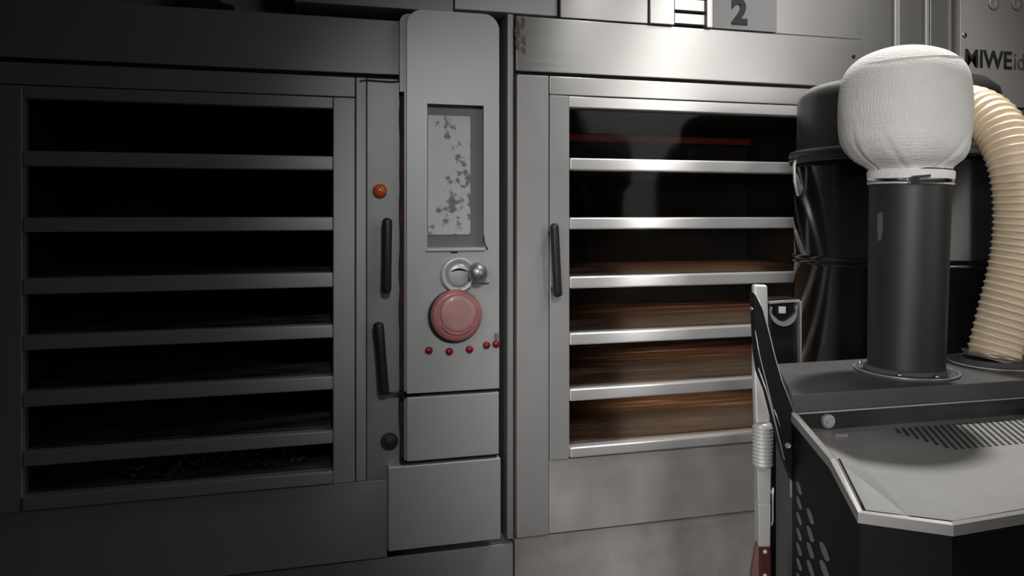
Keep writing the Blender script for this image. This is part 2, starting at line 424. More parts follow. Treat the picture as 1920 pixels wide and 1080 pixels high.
# lock panel fittings
a = O(726, 408, -.07); b = O(724, 551, -.07)
bar_handle(Lf, (a[0], -.07, a[1]), (b[0], -.07, b[1]), .0175, .05)
a = O(709, 603, -.07); b = O(720, 741, -.07)
bar_handle(Lf, (a[0], -.07, a[1]), (b[0], -.07, b[1]), .0185, .05)
bm = bmesh.new(); a = O(718, 737, -.055); b = O(760, 738, -.055)
tube(bm, [(a[0], -.055, a[1]), (b[0]+.0, -.052, b[1])], .0045, 12)
obj('latch_rod', bm, M_blackplastic, Lf, smooth=True)
bm = bmesh.new(); a = O(712, 358, Y0)
lathe(bm, (a[0], Y0, a[1]), (0, -1, 0), [(0, .024), (.004, .025), (.012, .024), (.02, .018), (.025, .009), (.026, 0)], 28)
obj('indicator_lamp', bm, M_orange, Lf, smooth=True, label='orange-red round signal lamp')
bm = bmesh.new(); a = O(730, 827, Y0)
lathe(bm, (a[0], Y0, a[1]), (0, -1, 0), [(0, .030), (.008, .030), (.011, .026), (.006, .021), (.018, .017), (.021, .010), (.021, 0)], 28)
obj('hinge_boss', bm, paint('sooty_boss', (.05, .042, .04), .5, .3, .4, 30), Lf, smooth=True)
bm = bmesh.new()
xa, xb = ox(744), ox(757)
pts = []
zr0, zr1 = oz(750, 868), oz(750, 178)
n = 40
L_, R_ = [], []
for k in range(n+1):
    z = zr0+(zr1-zr0)*k/n; w = .35+.9*abs(noise.noise(Vector((0, 3.1, z*6))))
    L_.append((xa+(xb-xa)*(.45-.45*w), -.0235, z)); R_.append((xb, -.0235, z))
prism(bm, L_+R_[::-1], (0, .001, 0))
obj('rust_stain', bm, M_rust, Lf)
bm = bmesh.new(); 
pl = [O(675, 152, -.03), O(690, 150, -.03), O(735, 153, -.03), O(752, 150, -.03)]
tube(bm, spline([(p[0], -.026, p[1]) for p in pl], 6), .003, 8)
obj('loose_gasket', bm, M_blackplastic, Lf, smooth=True)

# --- black implement on top of the left oven
t = thing('black_tray', 'black tray with a thin handle lying on top of the dim left oven', 'tray', (ox(400), .06, zft))
zt = zft
x0, x1, x2 = ox(328), ox(438), ox(495)
bm = bmesh.new(); prism(bm, [(x0, .0, zt+.030), (x0+.02, .0, zt+.002), (x1, .0, zt+.002), (x1, 0, zt+.022), (x1-.02, .0, zt+.026)], (0, .16, 0))
obj('tray_body', bm, M_blackplastic, t, bevel=.002)
bm = bmesh.new(); tube(bm, [(x1-.01, .05, zt+.008), (x2, .05, zt+.008)], .006, 10); obj('handle', bm, M_blackplastic, t, smooth=True)
bm = bmesh.new(); lathe(bm, ((x0+x1)/2-.02, .08, zt+.024), (0, 0, 1), [(0, .06), (.03, .062), (.07, .05), (.08, 0)], 24); obj('lid_knob', bm, M_blackplastic, t, smooth=True)

# ---------------------------------------------------------------- control column
YC = -.075
C_ = thing('control_column', 'tall grey control column with display and pink button, between the two ovens', 'control panel', (ox(850), 0, 0))
cx0, cx1 = ox(763, YC), ox(936, YC)
ct, cb = oz(850, 22, YC), oz(850, 733, YC)
def rounded_top(x0, x1, z0, z1, r, n=8):
    pts = [(x0, z0), (x1, z0)]
    for k in range(n+1):
        a = math.pi/2*k/n; pts.append((x1-r+r*math.cos(a), z1-r+r*math.sin(a)))
    for k in range(n+1):
        a = math.pi/2+math.pi/2*k/n; pts.append((x0+r+r*math.cos(a), z1-r+r*math.sin(a)))
    return pts
# front housing with a real opening for the display
sx0, sx1 = ox(801, YC), ox(907, YC); st, sb = oz(850, 196, YC), oz(850, 464, YC)
bm = bmesh.new()
bx(bm, cx0, sx0, YC, .05, cb, st); bx(bm, sx1, cx1, YC, .05, cb, st); bx(bm, sx0, sx1, YC, .05, cb, sb)
prism(bm, [(p[0], YC, p[1]) for p in rounded_top(cx0, cx1, st, ct, .055)], (0, .125, 0))
hs = obj('housing', bm, M_column, C_)
bm = bmesh.new()
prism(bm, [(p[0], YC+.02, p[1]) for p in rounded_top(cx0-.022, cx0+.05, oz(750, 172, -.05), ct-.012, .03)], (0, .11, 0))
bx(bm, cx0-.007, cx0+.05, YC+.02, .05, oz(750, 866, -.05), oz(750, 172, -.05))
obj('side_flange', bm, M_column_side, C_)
# display: bezel (sloping recess) and screen
bz = obj('display_bezel', box(sx0, sx1, YC+.03, YC+.05, sb, st), M_bezel, C_)
bm = bmesh.new()
bx(bm, ox(804, YC), ox(885, YC), YC+.024, YC+.03, oz(850, 441, YC), oz(850, 215, YC))
obj('screen', bm, M_screen, bz, bevel=.003)
bm = bmesh.new(); bx(bm, sx0-.004, sx1+.004, YC-.008, YC, sb-.014, sb-.003); obj('lip', bm, M_column, C_, bevel=.003)
bm = bmesh.new(); a = O(906, 440, YC); b = O(908, 456, YC); c = O(914, 468, YC)
tube(bm, spline([(a[0], YC-.004, a[1]), (b[0], YC-.006, b[1]), (c[0], YC-.006, c[1])], 6), .0022, 8); obj('cable_tie', bm, M_blackplastic, C_, smooth=True)
bm = bmesh.new(); a = O(851, 473, YC); blob(bm, a[0], a[1], .014, .004, YC-.0012, jit=.3); obj('lock_slot', bm, M_black, C_)
# rotary selector
a = O(859, 515, YC); kc = Vector((a[0], YC, a[1])); r1 = .0625
bm = bmesh.new()
lathe(bm, kc, (0, -1, 0), [(0, r1), (.010, r1), (.015, r1*.93), (.015, r1*.80), (.006, r1*.74), (.006, 0)], 44)
kn = obj('selector_ring', bm, M_knobgrey, C_, smooth=True)
bm = bmesh.new(); lathe(bm, kc+Vector((0, -.006, 0)), (0, -1, 0), [(0, r1*.66), (.010, r1*.62), (.013, r1*.5), (.013, 0)], 40)
obj('selector_face', bm, M_knobgrey, kn, smooth=True)
bm = bmesh.new()
arc = [kc+Vector((-.028+.056*t, -.020, .006+.014*math.sin(math.pi*(.15+.7*t)))) for t in [i/10 for i in range(11)]]
tube(bm, arc, [.0012+.0028*math.sin(math.pi*min(1, max(0.02, i/10))) for i in range(11)], 8); obj('pointer_slot', bm, M_black, kn)
bm = bmesh.new(); a = O(893, 513, YC-.03)
q = Vector((a[0], YC-.03, a[1]))
lathe(bm, q+Vector((-.030, 0, -.001)), (1, -.15, .10), [(0, 0), (.003, .014), (.010, .027), (.024, .037), (.040, .036), (.056, .027), (.066, .016), (.068, 0)], 28)
lv = obj('lever_ball', bm, paint('satin_lever', (.42, .42, .42), .38, .8), kn, smooth=True)
bm = bmesh.new(); tube(bm, [q+Vector((0, .0, -.01)), q+Vector((0.002, .034, -.004))], .010, 14)
obj('lever_shaft', bm, M_chrome, kn, smooth=True)
bm = bmesh.new(); tube(bm, spline([q+Vector((.004, .02, -.026)), q+Vector((.022, .02, -.036)), q+Vector((.05, .022, -.036))], 6), .0022, 8)
obj('wire', bm, M_blackplastic, kn, smooth=True)
# big faded red push button
a = O(854, 590, YC); bc = Vector((a[0], YC, a[1])); rb = .091
bm = bmesh.new(); lathe(bm, bc+Vector((-.004, 0, -.004)), (0, -1, 0), [(0, rb*1.02), (.008, rb*1.02), (.010, rb*.98), (.010, 0)], 52)
pb = obj('push_button_collar', bm, M_blackplastic, C_, smooth=False)
bm = bmesh.new(); lathe(bm, bc+Vector((0, -.010, 0)), (0, -1, 0), [(0, rb*.97), (.010, rb*.985), (.020, rb*.93), (.025, rb*.84), (.023, rb*.72), (.023, .0)], 52)
pbt = obj('push_button', bm, M_pink, C_, smooth=True, label='large faded pink-red push button')
bm = bmesh.new(); lathe(bm, bc+Vector((.004, -.0325, .008)), (0, -1, 0), [(0, rb*.70), (.003, rb*.66), (.005, rb*.5), (.006, 0)], 44)
obj('button_face', bm, M_pink_top, pbt, smooth=True)
bm = bmesh.new()
tube(bm, [bc+Vector((rb*.62*math.cos(t), -.039, rb*.55*math.sin(t)-.012)) for t in [math.pi*(1.12+.76*i/14) for i in range(15)]], .0028, 8)
obj('button_ridge', bm, M_pink, pbt, smooth=True)
for px, py in ((804, 657), (842, 659), (880, 655), (912, 647), (930, 645)):
    a = O(px, py, YC); bm = bmesh.new()
    lathe(bm, (a[0], YC, a[1]), (0, -1, 0), [(0, .0135), (.004, .0135), (.010, .009), (.012, 0)], 18)
    obj('indicator_light', bm, M_reddot, C_, smooth=True)
a = O(931, 630, YC)
obj('small_bracket', box(a[0]-.008, a[0]+.006, YC-.006, YC, a[1]-.012, a[1]+.012), M_bezel, C_, bevel=.002)
# lower panels
obj('panel_seam', box(cx0-.018, cx1-.002, YC+.02, .04, oz(850, 744, YC), oz(850, 731, YC)), M_black, C_)
obj('middle_panel', box(cx0, cx1, YC+.002, .05, oz(850, 859, YC), oz(850, 741, YC)), M_column, C_, bevel=.003)
obj('panel_seam', box(cx0-.018, cx1-.002, YC+.02, .04, oz(850, 871, YC), oz(850, 859, YC)), M_black, C_)
obj('lower_panel', box(ox(728, YC), ox(939, YC), YC+.001, .05, oz(850, 1021, YC), oz(850, 867, YC)), M_column, C_, bevel=.003)

# ---------------------------------------------------------------- text
def text_mesh(name, body, size, mat, loc, parent, bold=0.0, depth=.0015, sx=1.0, shear=0):
    cu = bpy.data.curves.new(name, 'FONT'); cu.body = body; cu.size = size; cu.extrude = depth; cu.offset = bold; cu.shear = shear
    to = bpy.data.objects.new('tmp', cu); COL.objects.link(to)
    dg = bpy.context.evaluated_depsgraph_get(); me = bpy.data.meshes.new_from_object(to.evaluated_get(dg))
    bpy.data.objects.remove(to)
    me.name = name
    for v in me.vertices: v.co = Vector((v.co.x*sx, -v.co.z, v.co.y))
    me.materials.clear(); me.materials.append(mat)
    o = bpy.data.objects.new(name, me); COL.objects.link(o); o.parent = parent
    o.location = Vector(loc)-rootloc(parent); return o

# ---------------------------------------------------------------- units above the ovens
U = thing('exhaust_duct', 'grey sheet steel duct casing resting above the dim left oven', 'duct', (ox(700), .1, 2.4))
obj('casing', box(ox(552), ox(850), Y0+.02, .5, oz(850, 23), 2.95), M_steel_dull, U, bevel=.003)
obj('casing', box(lx0, ox(550), Y0+.22, .5, oz(748, 41), 2.95), M_steel_dull, U, bevel=.003)
obj('joint_plate', box(ox(852), ox(1045), Y0+.015, .5, oz(1045, 31), 2.95), M_column, U, bevel=.003)
V_ = thing('steam_hood', 'pale steel hood casing with a slotted vent over the bright oven', 'hood', (ox(1200), .1, 2.4))
zr = oz(1210, 47)
obj('casing', box(ox(1047), ox(1210), Y0-.004, .5, zr, 2.95), M_steel, V_, bevel=.003)
obj('rib', box(ox(1212), ox(1258), Y0-.012, .5, zr, 2.95), M_steel_bright, V_, bevel=.003)
bm = bmesh.new(); bx(bm, ox(1260), ox(1320), Y0+.03, .5, zr, 2.95, 1)
for a, b in ((-60, -38), (-28, -2), (2, 22), (29, 47)):
    bx(bm, ox(1261), ox(1319), Y0, Y0+.03, oz(1290, b), oz(1290, a), 0)
obj('vent_slats', bm, [M_steel, M_black], V_)
obj('rib', box(ox(1318), ox(1329), Y0-.012, .5, zr, 2.95), M_steel_bright, V_, bevel=.002)
obj('side_casing', box(ox(1330), ox(1613), Y0+.006, .5, zr, 2.95), M_steel, V_, bevel=.003)
obj('rivet', (lambda bm: (lathe(bm, (ox(1594), Y0-.001, oz(1594, 108)), (0, -1, 0), [(0, .008), (.004, .006), (.004, 0)], 14), bm)[1])(bmesh.new()), M_black, R)
npl = thing('number_plate', 'grey plate with a black number 2 above the bright oven', 'sign', (ox(1390), Y0, 2.4))
obj('plate', box(ox(1331), ox(1450), Y0-.004, Y0+.006, zr+.001, 2.62), M_plate, npl, bevel=.001)
a = O(1372, 42, Y0-.006)
text_mesh('number', '2', .134, M_ink, (a[0], Y0-.006, a[1]), npl, bold=.0055, sx=1.02)

# --- duct column between the ovens on the right
D_ = thing('wall_column', 'smooth steel column with two vertical grooves behind the cloth filter bag', 'column', (ox(1700), .1, 0))
for k, (a, b, yy) in enumerate(((1617, 1675, 0), (1679, 1687, -.006), (1690, 1733, .004), (1737, 1744, -.006), (1748, 1788, 0))):
    obj('facing_panel', box(ox(a), ox(b), Y0+.03+yy, .4, 0.0, 2.95), M_steel if k in (0, 2, 4) else M_steel_bright, D_, bevel=.003)
obj('backing', box(ox(1614), ox(1791), .05, .42, 0, 2.95), M_black, D_)

# --- third oven, mostly hidden
T = thing('deck_oven', 'steel oven front lettered MIWE, at the right edge behind the hose', 'oven', (ox(1900), .3, 0))
tx0, tx1 = ox(1793), ox(2150)
obj('top_panel', box(tx0, tx1, Y0, .4, oz(1900, 203), 2.95), steel('upper_right_steel', .46, .56, .42, .45, .5, (1, .97, .95)), T, bevel=.003)
obj('front_panel', box(tx0, tx1, Y0+.005, .4, 0, oz(1900, 206)), steel('front_right_steel', .36, .46, .42, .7, .5, (1, .95, .93)), T, bevel=.003)
a = O(1808, 124, Y0-.002)
text_mesh('lettering', 'MIWE', .108, M_ink, (a[0], Y0-.002, a[1]), T, bold=.0016, sx=.93)
a = O(1900, 130, Y0-.002)
text_mesh('lettering', 'id', .108, M_ink2, (a[0], Y0-.002, a[1]), T, bold=-.0005, sx=.85)
for px, py in ((1808, 66),):
    a = O(px, py, Y0); bm = bmesh.new(); lathe(bm, (a[0], Y0, a[1]), (0, -1, 0), [(0, .012), (.004, .011), (.006, .006), (.003, 0)], 16)
    obj('screw', bm, M_chrome, T, smooth=True)
for px, py in ((1862, 7), (1905, 8)):
    a = O(px, py, Y0); bm = bmesh.new(); lathe(bm, (a[0], Y0, a[1]), (0, -1, 0), [(0, .028), (.006, .026), (.004, .014), (.0, 0)], 24)
    obj('cap', bm, M_steel_dull, T, smooth=True)

# ---------------------------------------------------------------- steel drum with motor head
dd = 2.62; dc = P(1676, 400, dd); dcx, dcy = dc.x, dc.y
sc = dd/F_PX
rD = 176*sc
def dz(py, d=dd): return EYE.z+(HY-py)/F_PX*d
Dm = thing('vacuum_drum', 'large glossy black drum with a domed head standing behind the machine', 'drum', (dcx, dcy, 0))
zrim = dz(290, dd-rD*.2)
z_r1 = dz(494, dd-rD)
prof = [(0.05, rD*.96), (.07, rD)]
prof += [(z_r1-.022, rD), (z_r1-.016, rD+.006), (z_r1-.010, rD+.001), (z_r1-.003, rD+.001), (z_r1+.003, rD+.007), (z_r1+.010, rD)]
prof += [(zrim-.03, rD), (zrim-.02, rD*.97)]
bm = bmesh.new(); lathe(bm, (dcx, dcy, 0), (0, 0, 1), prof, 96)
obj('drum_body', bm, M_drum, Dm, smooth=True).modifiers.new('es', 'EDGE_SPLIT').split_angle = math.radians(50)
bm = bmesh.new(); lathe(bm, (dcx, dcy, zrim), (0, 0, 1), [(-.026, rD+.002), (-.024, rD+.014), (-.010, rD+.018), (-.004, rD+.012), (.004, rD+.018), (.018, rD+.014), (.022, rD-.01), (.022, 0)], 96)
obj('clamp_ring', bm, M_drumhead, Dm, smooth=True)
zh = dz(190); zh2 = dz(158)
bm = bmesh.new(); rh = 171*sc
lathe(bm, (dcx, dcy, 0), (0, 0, 1), [(zrim+.018, rh), (zh, rh-.002), (zh+.02, rh-.006), (zh+.05, rh*.88), (zh2+.012, rh*.6), (zh2+.02, 0)], 96)
obj('motor_head', bm, M_drumhead, Dm, smooth=True).modifiers.new('es', 'EDGE_SPLIT').split_angle = math.radians(55)
# latch on the left flank
e = -RT
lp = Vector((dcx, dcy, 0))+e*(rD+.006)
bm = bmesh.new()
tube(bm, [lp+Vector((0, 0, zrim-.0)), lp+e*.014+Vector((0, 0, zrim-.03)), lp+e*.012+Vector((0, 0, zrim-.09)), lp+Vector((0, 0, zrim-.14))], .0055, 12)
obj('latch', bm, M_knobgrey, Dm, smooth=True)
# curved handle wire on the drum
bm = bmesh.new()
pts = []
for k in range(15):
    t = k/14; px = 1618+16*math.sin(t*math.pi*.5)+2*t; py = 345+105*t
    ang = math.asin(max(-1, min(1, (px-1676)/181.0))); 
    q = Vector((dcx, dcy, 0))+RT*math.sin(ang)*(rD+.006)-FW*math.cos(ang)*(rD+.006); pts.append((q.x, q.y, dz(py, dd-rD*.95)))
tube(bm, pts, .004, 10); obj('bail_wire', bm, M_box, Dm, smooth=True)

# ---------------------------------------------------------------- junction box behind the pole
jb = thing('switch_box', 'glossy black box with a white square and grey loop, between pole and drum', 'box', P(1472, 640, 2.15)*1.0)
def quadprism(bm, pxs, d, thick, mi=0):
    prism(bm, [P(x, y, d) for x, y in pxs], FW*thick, mi)
bm = bmesh.new(); quadprism(bm, [(1443, 565), (1501, 561), (1501, 1440), (1443, 1440)], 2.15, .10)
obj('box_body', bm, M_box, jb, bevel=.003)
bm = bmesh.new(); quadprism(bm, [(1443, 566), (1499, 562), (1499, 566), (1443, 570)], 2.145, .05)
obj('top_edge', bm, M_lidrim, jb)
bm = bmesh.new(); quadprism(bm, [(1461, 575), (1474, 575), (1474, 588), (1461, 588)], 2.143, .01)
obj('square_button', bm, M_white, jb, bevel=.002)
bm = bmesh.new()
arc = []
for k in range(21):
    t = math.pi*(1+k/20); arc.append((1470+24.5*math.cos(t), 586+26*math.sin(-t)*1.0))
pin = []
for k in range(21):
    t = math.pi*(1+k/20); pin.append((1470+(24.5-1-8*abs(math.sin(t)))*math.cos(t), 586+17.5*math.sin(-t)))
arc = [(1446, 576)]+arc+[(1495, 574)]; pin = [(1448.5, 576)]+pin+[(1492, 574)]
for k in range(len(arc)-1):
    prism(bm, [P(arc[k][0], arc[k][1], 2.138), P(arc[k+1][0], arc[k+1][1], 2.138), P(pin[k+1][0], pin[k+1][1], 2.138), P(pin[k][0], pin[k][1], 2.138)], FW*.015)
obj('grey_loop', bm, M_lidrim, jb)
bm = bmesh.new(); quadprism(bm, [(1500.5, 565), (1503, 565), (1503, 1450), (1500.5, 1450)], 2.13, .02)
obj('edge_strip', bm, M_edge, jb)

# ---------------------------------------------------------------- the machine
HH, HL = .407, .498                               # hood top and lid height below the eye
p_fl = H(1485, 740, HH); p_bl = H(1455, 682, HH); p_fr = H(1920, 712, HH); p_br = H(1920, 655, HH)
fdir = (p_fr-p_fl).normalized(); p_FR = p_fl+fdir*.72
bdir = (p_br-p_bl).normalized(); p_BR = p_bl+bdir*.72
K = thing('dust_extractor', 'low black extractor machine with perforated grey lid, at the lower right', 'machine', ((p_fl.x+p_FR.x)/2, (p_fl.y+p_FR.y)/2, 0))
up = Vector((0, 0, 1))
bm = bmesh.new(); prism(bm, [p_fl, p_FR, p_BR, p_bl], (0, 0, -.042))
obj('hood', bm, M_hood, K, bevel=.003)
bm = bmesh.new(); q = Vector((0, 0, -.042))
prism(bm, [p_fl+q-FW*.001, p_FR+q-FW*.001, p_FR+q+FW*.01, p_fl+q+FW*.01], (0, 0, -.0035)); obj('hood_edge_strip', bm, M_edge, K)
# recessed band under the hood
n_in = Vector((-fdir.y, fdir.x, 0))
if n_in.dot(FW) < 0: n_in = -n_in
a0 = p_fl+n_in*.02+fdir*.004; a1 = p_FR+n_in*.02
zl = EYE.z-HL
bm = bmesh.new(); prism(bm, [Vector((a0.x, a0.y, zl-.02)), Vector((a1.x, a1.y, zl-.02)), Vector((a1.x, a1.y, p_fl.z-.04)), Vector((a0.x, a0.y, p_fl.z-.04))], n_in*.05)
obj('recessed_band', bm, paint('band_dark_metal', (.07, .07, .07), .35, .6, .35, 5), K)
bp = P(1552, 789, 1.70)
# screw on the band: find depth on that plane
def on_plane(px, py, p, n):
    d = FW+RT*((px-CX)/F_PX)+up*((HY-py)/F_PX)
    t = (p-EYE).dot(n)/d.dot(n); return EYE+d*t
bp = on_plane(1551, 789, a0, n_in)
bm = bmesh.new(); lathe(bm, bp, -n_in, [(0, .017), (.005, .017), (.008, .015), (.008, .009), (.005, .008), (.005, .004), (.008, .003), (.008, 0)], 28)
obj('fixing_screw', bm, M_knobgrey, K, smooth=True).modifiers.new('es', 'EDGE_SPLIT').split_angle = math.radians(40)
# body below
L0 = p_fl+Vector((0, 0, -.0455)); L1 = H(1612, 965, HL+.006); L2 = H(1785, 988, HL); L3 = H(1920, 965, HL)
nn = Vector(((L1-L0).y, -(L1-L0).x, 0)).normalized(); L0b = on_plane(1560, 865, L0, nn)
L4 = L2+(L3-L2).normalized()*.50
foot = [p_bl, L0, L1, L2, L4, p_BR]
def dn(p, z): return Vector((p.x, p.y, z))
bm = bmesh.new()
zb_ = .06
def wallpanel(bm, A, B, za, zb2, th=.012):
    d = (B-A).normalized(); n = Vector((-d.y, d.x, 0)); c = (A+B)/2
    cen = (p_bl+L2+L4+p_BR)/4
    if n.dot(cen-c) < 0: n = -n
    prism(bm, [dn(A, zb_), dn(B, zb_), dn(B, zb2), dn(A, za)], dn(n, 0)*th)
# side walls: top follows the lid rim
bm = bmesh.new(); wallpanel(bm, p_bl, L0, p_bl.z-.04, L0.z); obj('rear_side_panel', bm, M_hood, K)
bm = bmesh.new()
A = L0; B = L1; d = (dn(B, 0)-dn(A, 0)).normalized(); n = Vector((-d.y, d.x, 0))
if n.dot(FW+RT*.5) < 0 and n.dot(RT) < 0: n = -n
if n.dot(RT) < 0: n = -n
prism(bm, [dn(A, zb_), dn(B, zb_), dn(B, L1.z-.004), dn(L0b, L0b.z-.004), dn(A, L0.z)], n*.012)
sidep = obj('louvred_side_panel', bm, M_body, K)
bm = bmesh.new(); wallpanel(bm, L1, L2, L1.z-.004, L2.z-.004); wallpanel(bm, L2, L4, L2.z-.004, L4.z-.004); obj('front_panel', bm, M_body, K)
bm = bmesh.new(); wallpanel(bm, p_BR, L4, p_BR.z-.045, L4.z-.004); wallpanel(bm, p_bl, p_BR, p_bl.z-.045, p_BR.z-.045); obj('back_panel', bm, M_body, K)
for c in (L1.lerp(p_BR, .12), L4.lerp(p_bl, .12), p_bl.lerp(L4, .12), p_BR.lerp(L1, .12)):
    obj('foot', box(c.x-.03, c.x+.03, c.y-.02, c.y+.02, 0, .07), M_blackplastic, K, bevel=.004)
# slots on the side panel
ncol = [(1497.5, [915, 943, 972, 1002, 1030, 1058, 1086]), (1518.5, [968, 1001, 1032, 1065, 1097]), (1545, [1034, 1068, 1102])]
for ci, (px, ys) in enumerate(ncol):
    w, h, sl = ((2.5, 12.5, 2.6), (3.3, 15.5, 3.4), (4.6, 18.5, 4.8))[ci]
    for py in ys:
        py2 = py+0; pts = []
        for k in range(18):
            t = 2*math.pi*k/18; ex = math.copysign(abs(math.cos(t))**.7, math.cos(t))*w; ey = math.copysign(abs(math.sin(t))**.8, math.sin(t))*h
            pts.append(on_plane(px+ex+ey*sl/h*1.3, py2+ey, L0-n*.0015, n))
        bm = bmesh.new(); prism(bm, pts, n*.002); obj('louvre_slot', bm, M_slot, sidep)
# upright edge strip and bolt
bm = bmesh.new(); e0 = L0-n*.003
prism(bm, [dn(e0, L0.z-.185), dn(e0, L0.z), dn(e0, L0.z)+RT*.0035, dn(e0, L0.z-.185)+RT*.0035], FW*.004); obj('edge_strip', bm, M_edge, K)
# lid: flat centre and a sloping left flap
c_b = H(1556, 815, HL); c_f = H(1712, 975, HL)
band_f = [on_plane(1540, 816, a0, n_in), on_plane(1920, 785, a0, n_in)]
b0 = dn(on_plane(1556, 815, a0, n_in), zl); b1 = dn(a1, zl)
th = Vector((0, 0, -.006))
LL = dn(L0.lerp(L0b, .06), L0.z-.006)
bm = bmesh.new()
prism(bm, [b0, b1, L4, L2, c_f], th)
lid = obj('lid', bm, M_lid, K)
bm = bmesh.new()
pts = [b0, c_f, L1+n*.003, L0b+n*.003, dn(L0, L0.z-.004)+n*.004, dn(a0, zl+.012)]
vs = [bm.verts.new(p) for p in pts]; vb = [bm.verts.new(p+Vector((0, 0, -.006))) for p in pts]
ctr = bm.verts.new(sum(pts, Vector())/len(pts))
ctb = bm.verts.new(sum(pts, Vector())/len(pts)+Vector((0, 0, -.006)))
for k in range(len(pts)):
    k2 = (k+1) % len(pts); bm.faces.new([vs[k], vs[k2], ctr]); bm.faces.new([vb[k2], vb[k], ctb]); bm.faces.new([vs[k], vs[k2], vb[k2], vb[k]])
obj('lid_flap', bm, M_lid, lid)
# rim trim
bm = bmesh.new()
rp = [dn(L0, L0.z+.002), L0b, L1, L2, L4]
out = []
def rimseg(bm, pts, w=.011, hgt=.013):
    off = []
    for i, p in enumerate(pts):
        a = pts[max(i-1, 0)]; b = pts[min(i+1, len(pts)-1)]
        d1 = dn(p-a, 0); d2 = dn(b-p, 0)
        d = (d1.normalized() if d1.length else Vector())+(d2.normalized() if d2.length else Vector()); d.normalize()
        m = Vector((-d.y, d.x, 0)); 
        off.append(m)
    rings = []
    for p, m in zip(pts, off):
        rings.append([bm.verts.new(p+m*w*.95+Vector((0, 0, .003))), bm.verts.new(p+m*w*.5+Vector((0, 0, .006))), bm.verts.new(p-m*w*.35+Vector((0, 0, .004))), bm.verts.new(p-m*w*.45+Vector((0, 0, -hgt))), bm.verts.new(p+m*w*.95+Vector((0, 0, -hgt)))])
    for a, b in zip(rings, rings[1:]):
        for k in range(5): bm.faces.new([a[k], a[(k+1) % 5], b[(k+1) % 5], b[k]])
    bm.faces.new(rings[0]); bm.faces.new(rings[-1][::-1])
rimseg(bm, rp)
obj('lid_rim', bm, M_lidrim, lid)
# dark rubber line inside the rim
bm = bmesh.new(); cen = (b0+b1+L2+L4)/4
rq = []
for p in (L0b, L1, L2, L4):
    v = dn(cen-p, 0).normalized(); rq.append(Vector((p.x, p.y, p.z))+v*.017+Vector((0, 0, .002)))
tube(bm, rq, .0022, 8); obj('rim_gasket', bm, M_black, lid, smooth=True)
# perforated field: rows of punched holes in a thin plate
ux = fdir; uy = -n_in                              # along the hood, towards the camera
g0 = dn(on_plane(1668, 806, Vector((0, 0, zl)), up), zl+.0006)
bm = bmesh.new(); nr = 0
pitch = .0175; rowp = .0115
for r in range(14):
    for k in range(40):
        c = g0+ux*(pitch*(k+.5*(r % 2))+r*.002)+uy*(rowp*r+.002)
        rel = (c-EYE); dpt = rel.dot(FW); px = CX+F_PX*rel.dot(RT)/dpt; py = HY-F_PX*rel.z/dpt
        yb = on_plane(px, 0, a0, n_in)
        if (c-a0).dot(n_in) > -.004: continue
        if py > 864-(px-1720)*.095 and py > 850: continue
        if px < 1668+(py-803)*.85: continue
        if px > 2080: continue
        lathe(bm, c, up, [(0, .0041), (.0004, .0041)], 10)
obj('perforated_holes', bm, M_black, lid)
o_pts = [on_plane(x, y, Vector((0, 0, zl)), up) for x, y in ((1566, 817), (1590, 816), (1590, 820), (1566, 821))]
bm = bmesh.new(); prism(bm, o_pts, (0, 0, .006)); obj('hinge_tab', bm, M_edge, lid, bevel=.001)
# side arm: slanted black plate at the left
bm = bmesh.new()
arm = [(1412, 548), (1420, 556), (1430, 580), (1440, 618), (1452, 668), (1466, 715), (1484, 760), (1487, 870), (1487, 905), (1470, 860), (1452, 790), (1438, 735), (1424, 700), (1418, 660), (1415, 600)]
d_arm = 1.665
prism(bm, [P(x, y, d_arm) for x, y in arm], FW*.03)
arm_o = obj('side_arm', bm, M_body, K, bevel=.002)
for ptsl, w in (([(1417, 552), (1430, 578), (1441, 618), (1453, 668), (1467, 716), (1485, 762)], .0014), ([(1416, 620), (1424, 665), (1434, 705), (1444, 745), (1452, 778)], .0012), ([(1422, 690), (1438, 735), (1453, 790), (1471, 862)], .0016), ([(1452, 768), (1458, 785), (1463, 800)], .0010)):
    bm = bmesh.new(); tube(bm, [P(x, y, d_arm-.002) for x, y in ptsl], w, 8); obj('arm_edge', bm, M_edge, arm_o, smooth=True)
bm = bmesh.new(); lathe(bm, P(1413, 579, d_arm+.01), -RT, [(0, .006), (.006, .006), (.008, .003), (.008, 0)], 14); obj('arm_bolt', bm, M_chrome, arm_o, smooth=True)
bm = bmesh.new(); lathe(bm, P(1477, 835, d_arm-.001), -FW, [(0, .007), (.004, .006), (.003, .004), (.003, 0)], 6); obj('hex_nut', bm, M_lidrim, arm_o)

# outlet pipe with flange
base = H(1698, 697, HH)
pd = (base-EYE).dot(FW)
topc = P(1706, 340, pd)
axis = (topc-base).normalized(); Lp = (topc-base).length
rb_, rt_ = 65.5*pd/F_PX, 69.5*pd/F_PX
bm = bmesh.new(); lathe(bm, base, up, [(0, 89*pd/F_PX), (.006, 89*pd/F_PX), (.008, 86*pd/F_PX), (.008, 74*pd/F_PX), (.016, 70*pd/F_PX), (.018, rb_), (.018, 0)], 72)
fl = obj('pipe_flange', bm, M_hood, K, smooth=True); fl.modifiers.new('es', 'EDGE_SPLIT').split_angle = math.radians(30)
bm = bmesh.new(); tube(bm, [base+up*.006+(RT*math.cos(2*math.pi*k/64)+FW*math.sin(2*math.pi*k/64))*88*pd/F_PX for k in range(65)], .0016, 8)
obj('flange_edge', bm, M_edge, fl, smooth=True)
for ang in (-80, 20, 145, 235):
    t = math.radians(ang); c = base+up*.008+(RT*math.cos(t)+FW*math.sin(t))*79*pd/F_PX
    bm = bmesh.new(); lathe(bm, c, up, [(0, .007), (.004, .007), (.007, .005), (.008, 0)], 14); obj('flange_bolt', bm, M_chrome, fl, smooth=True)
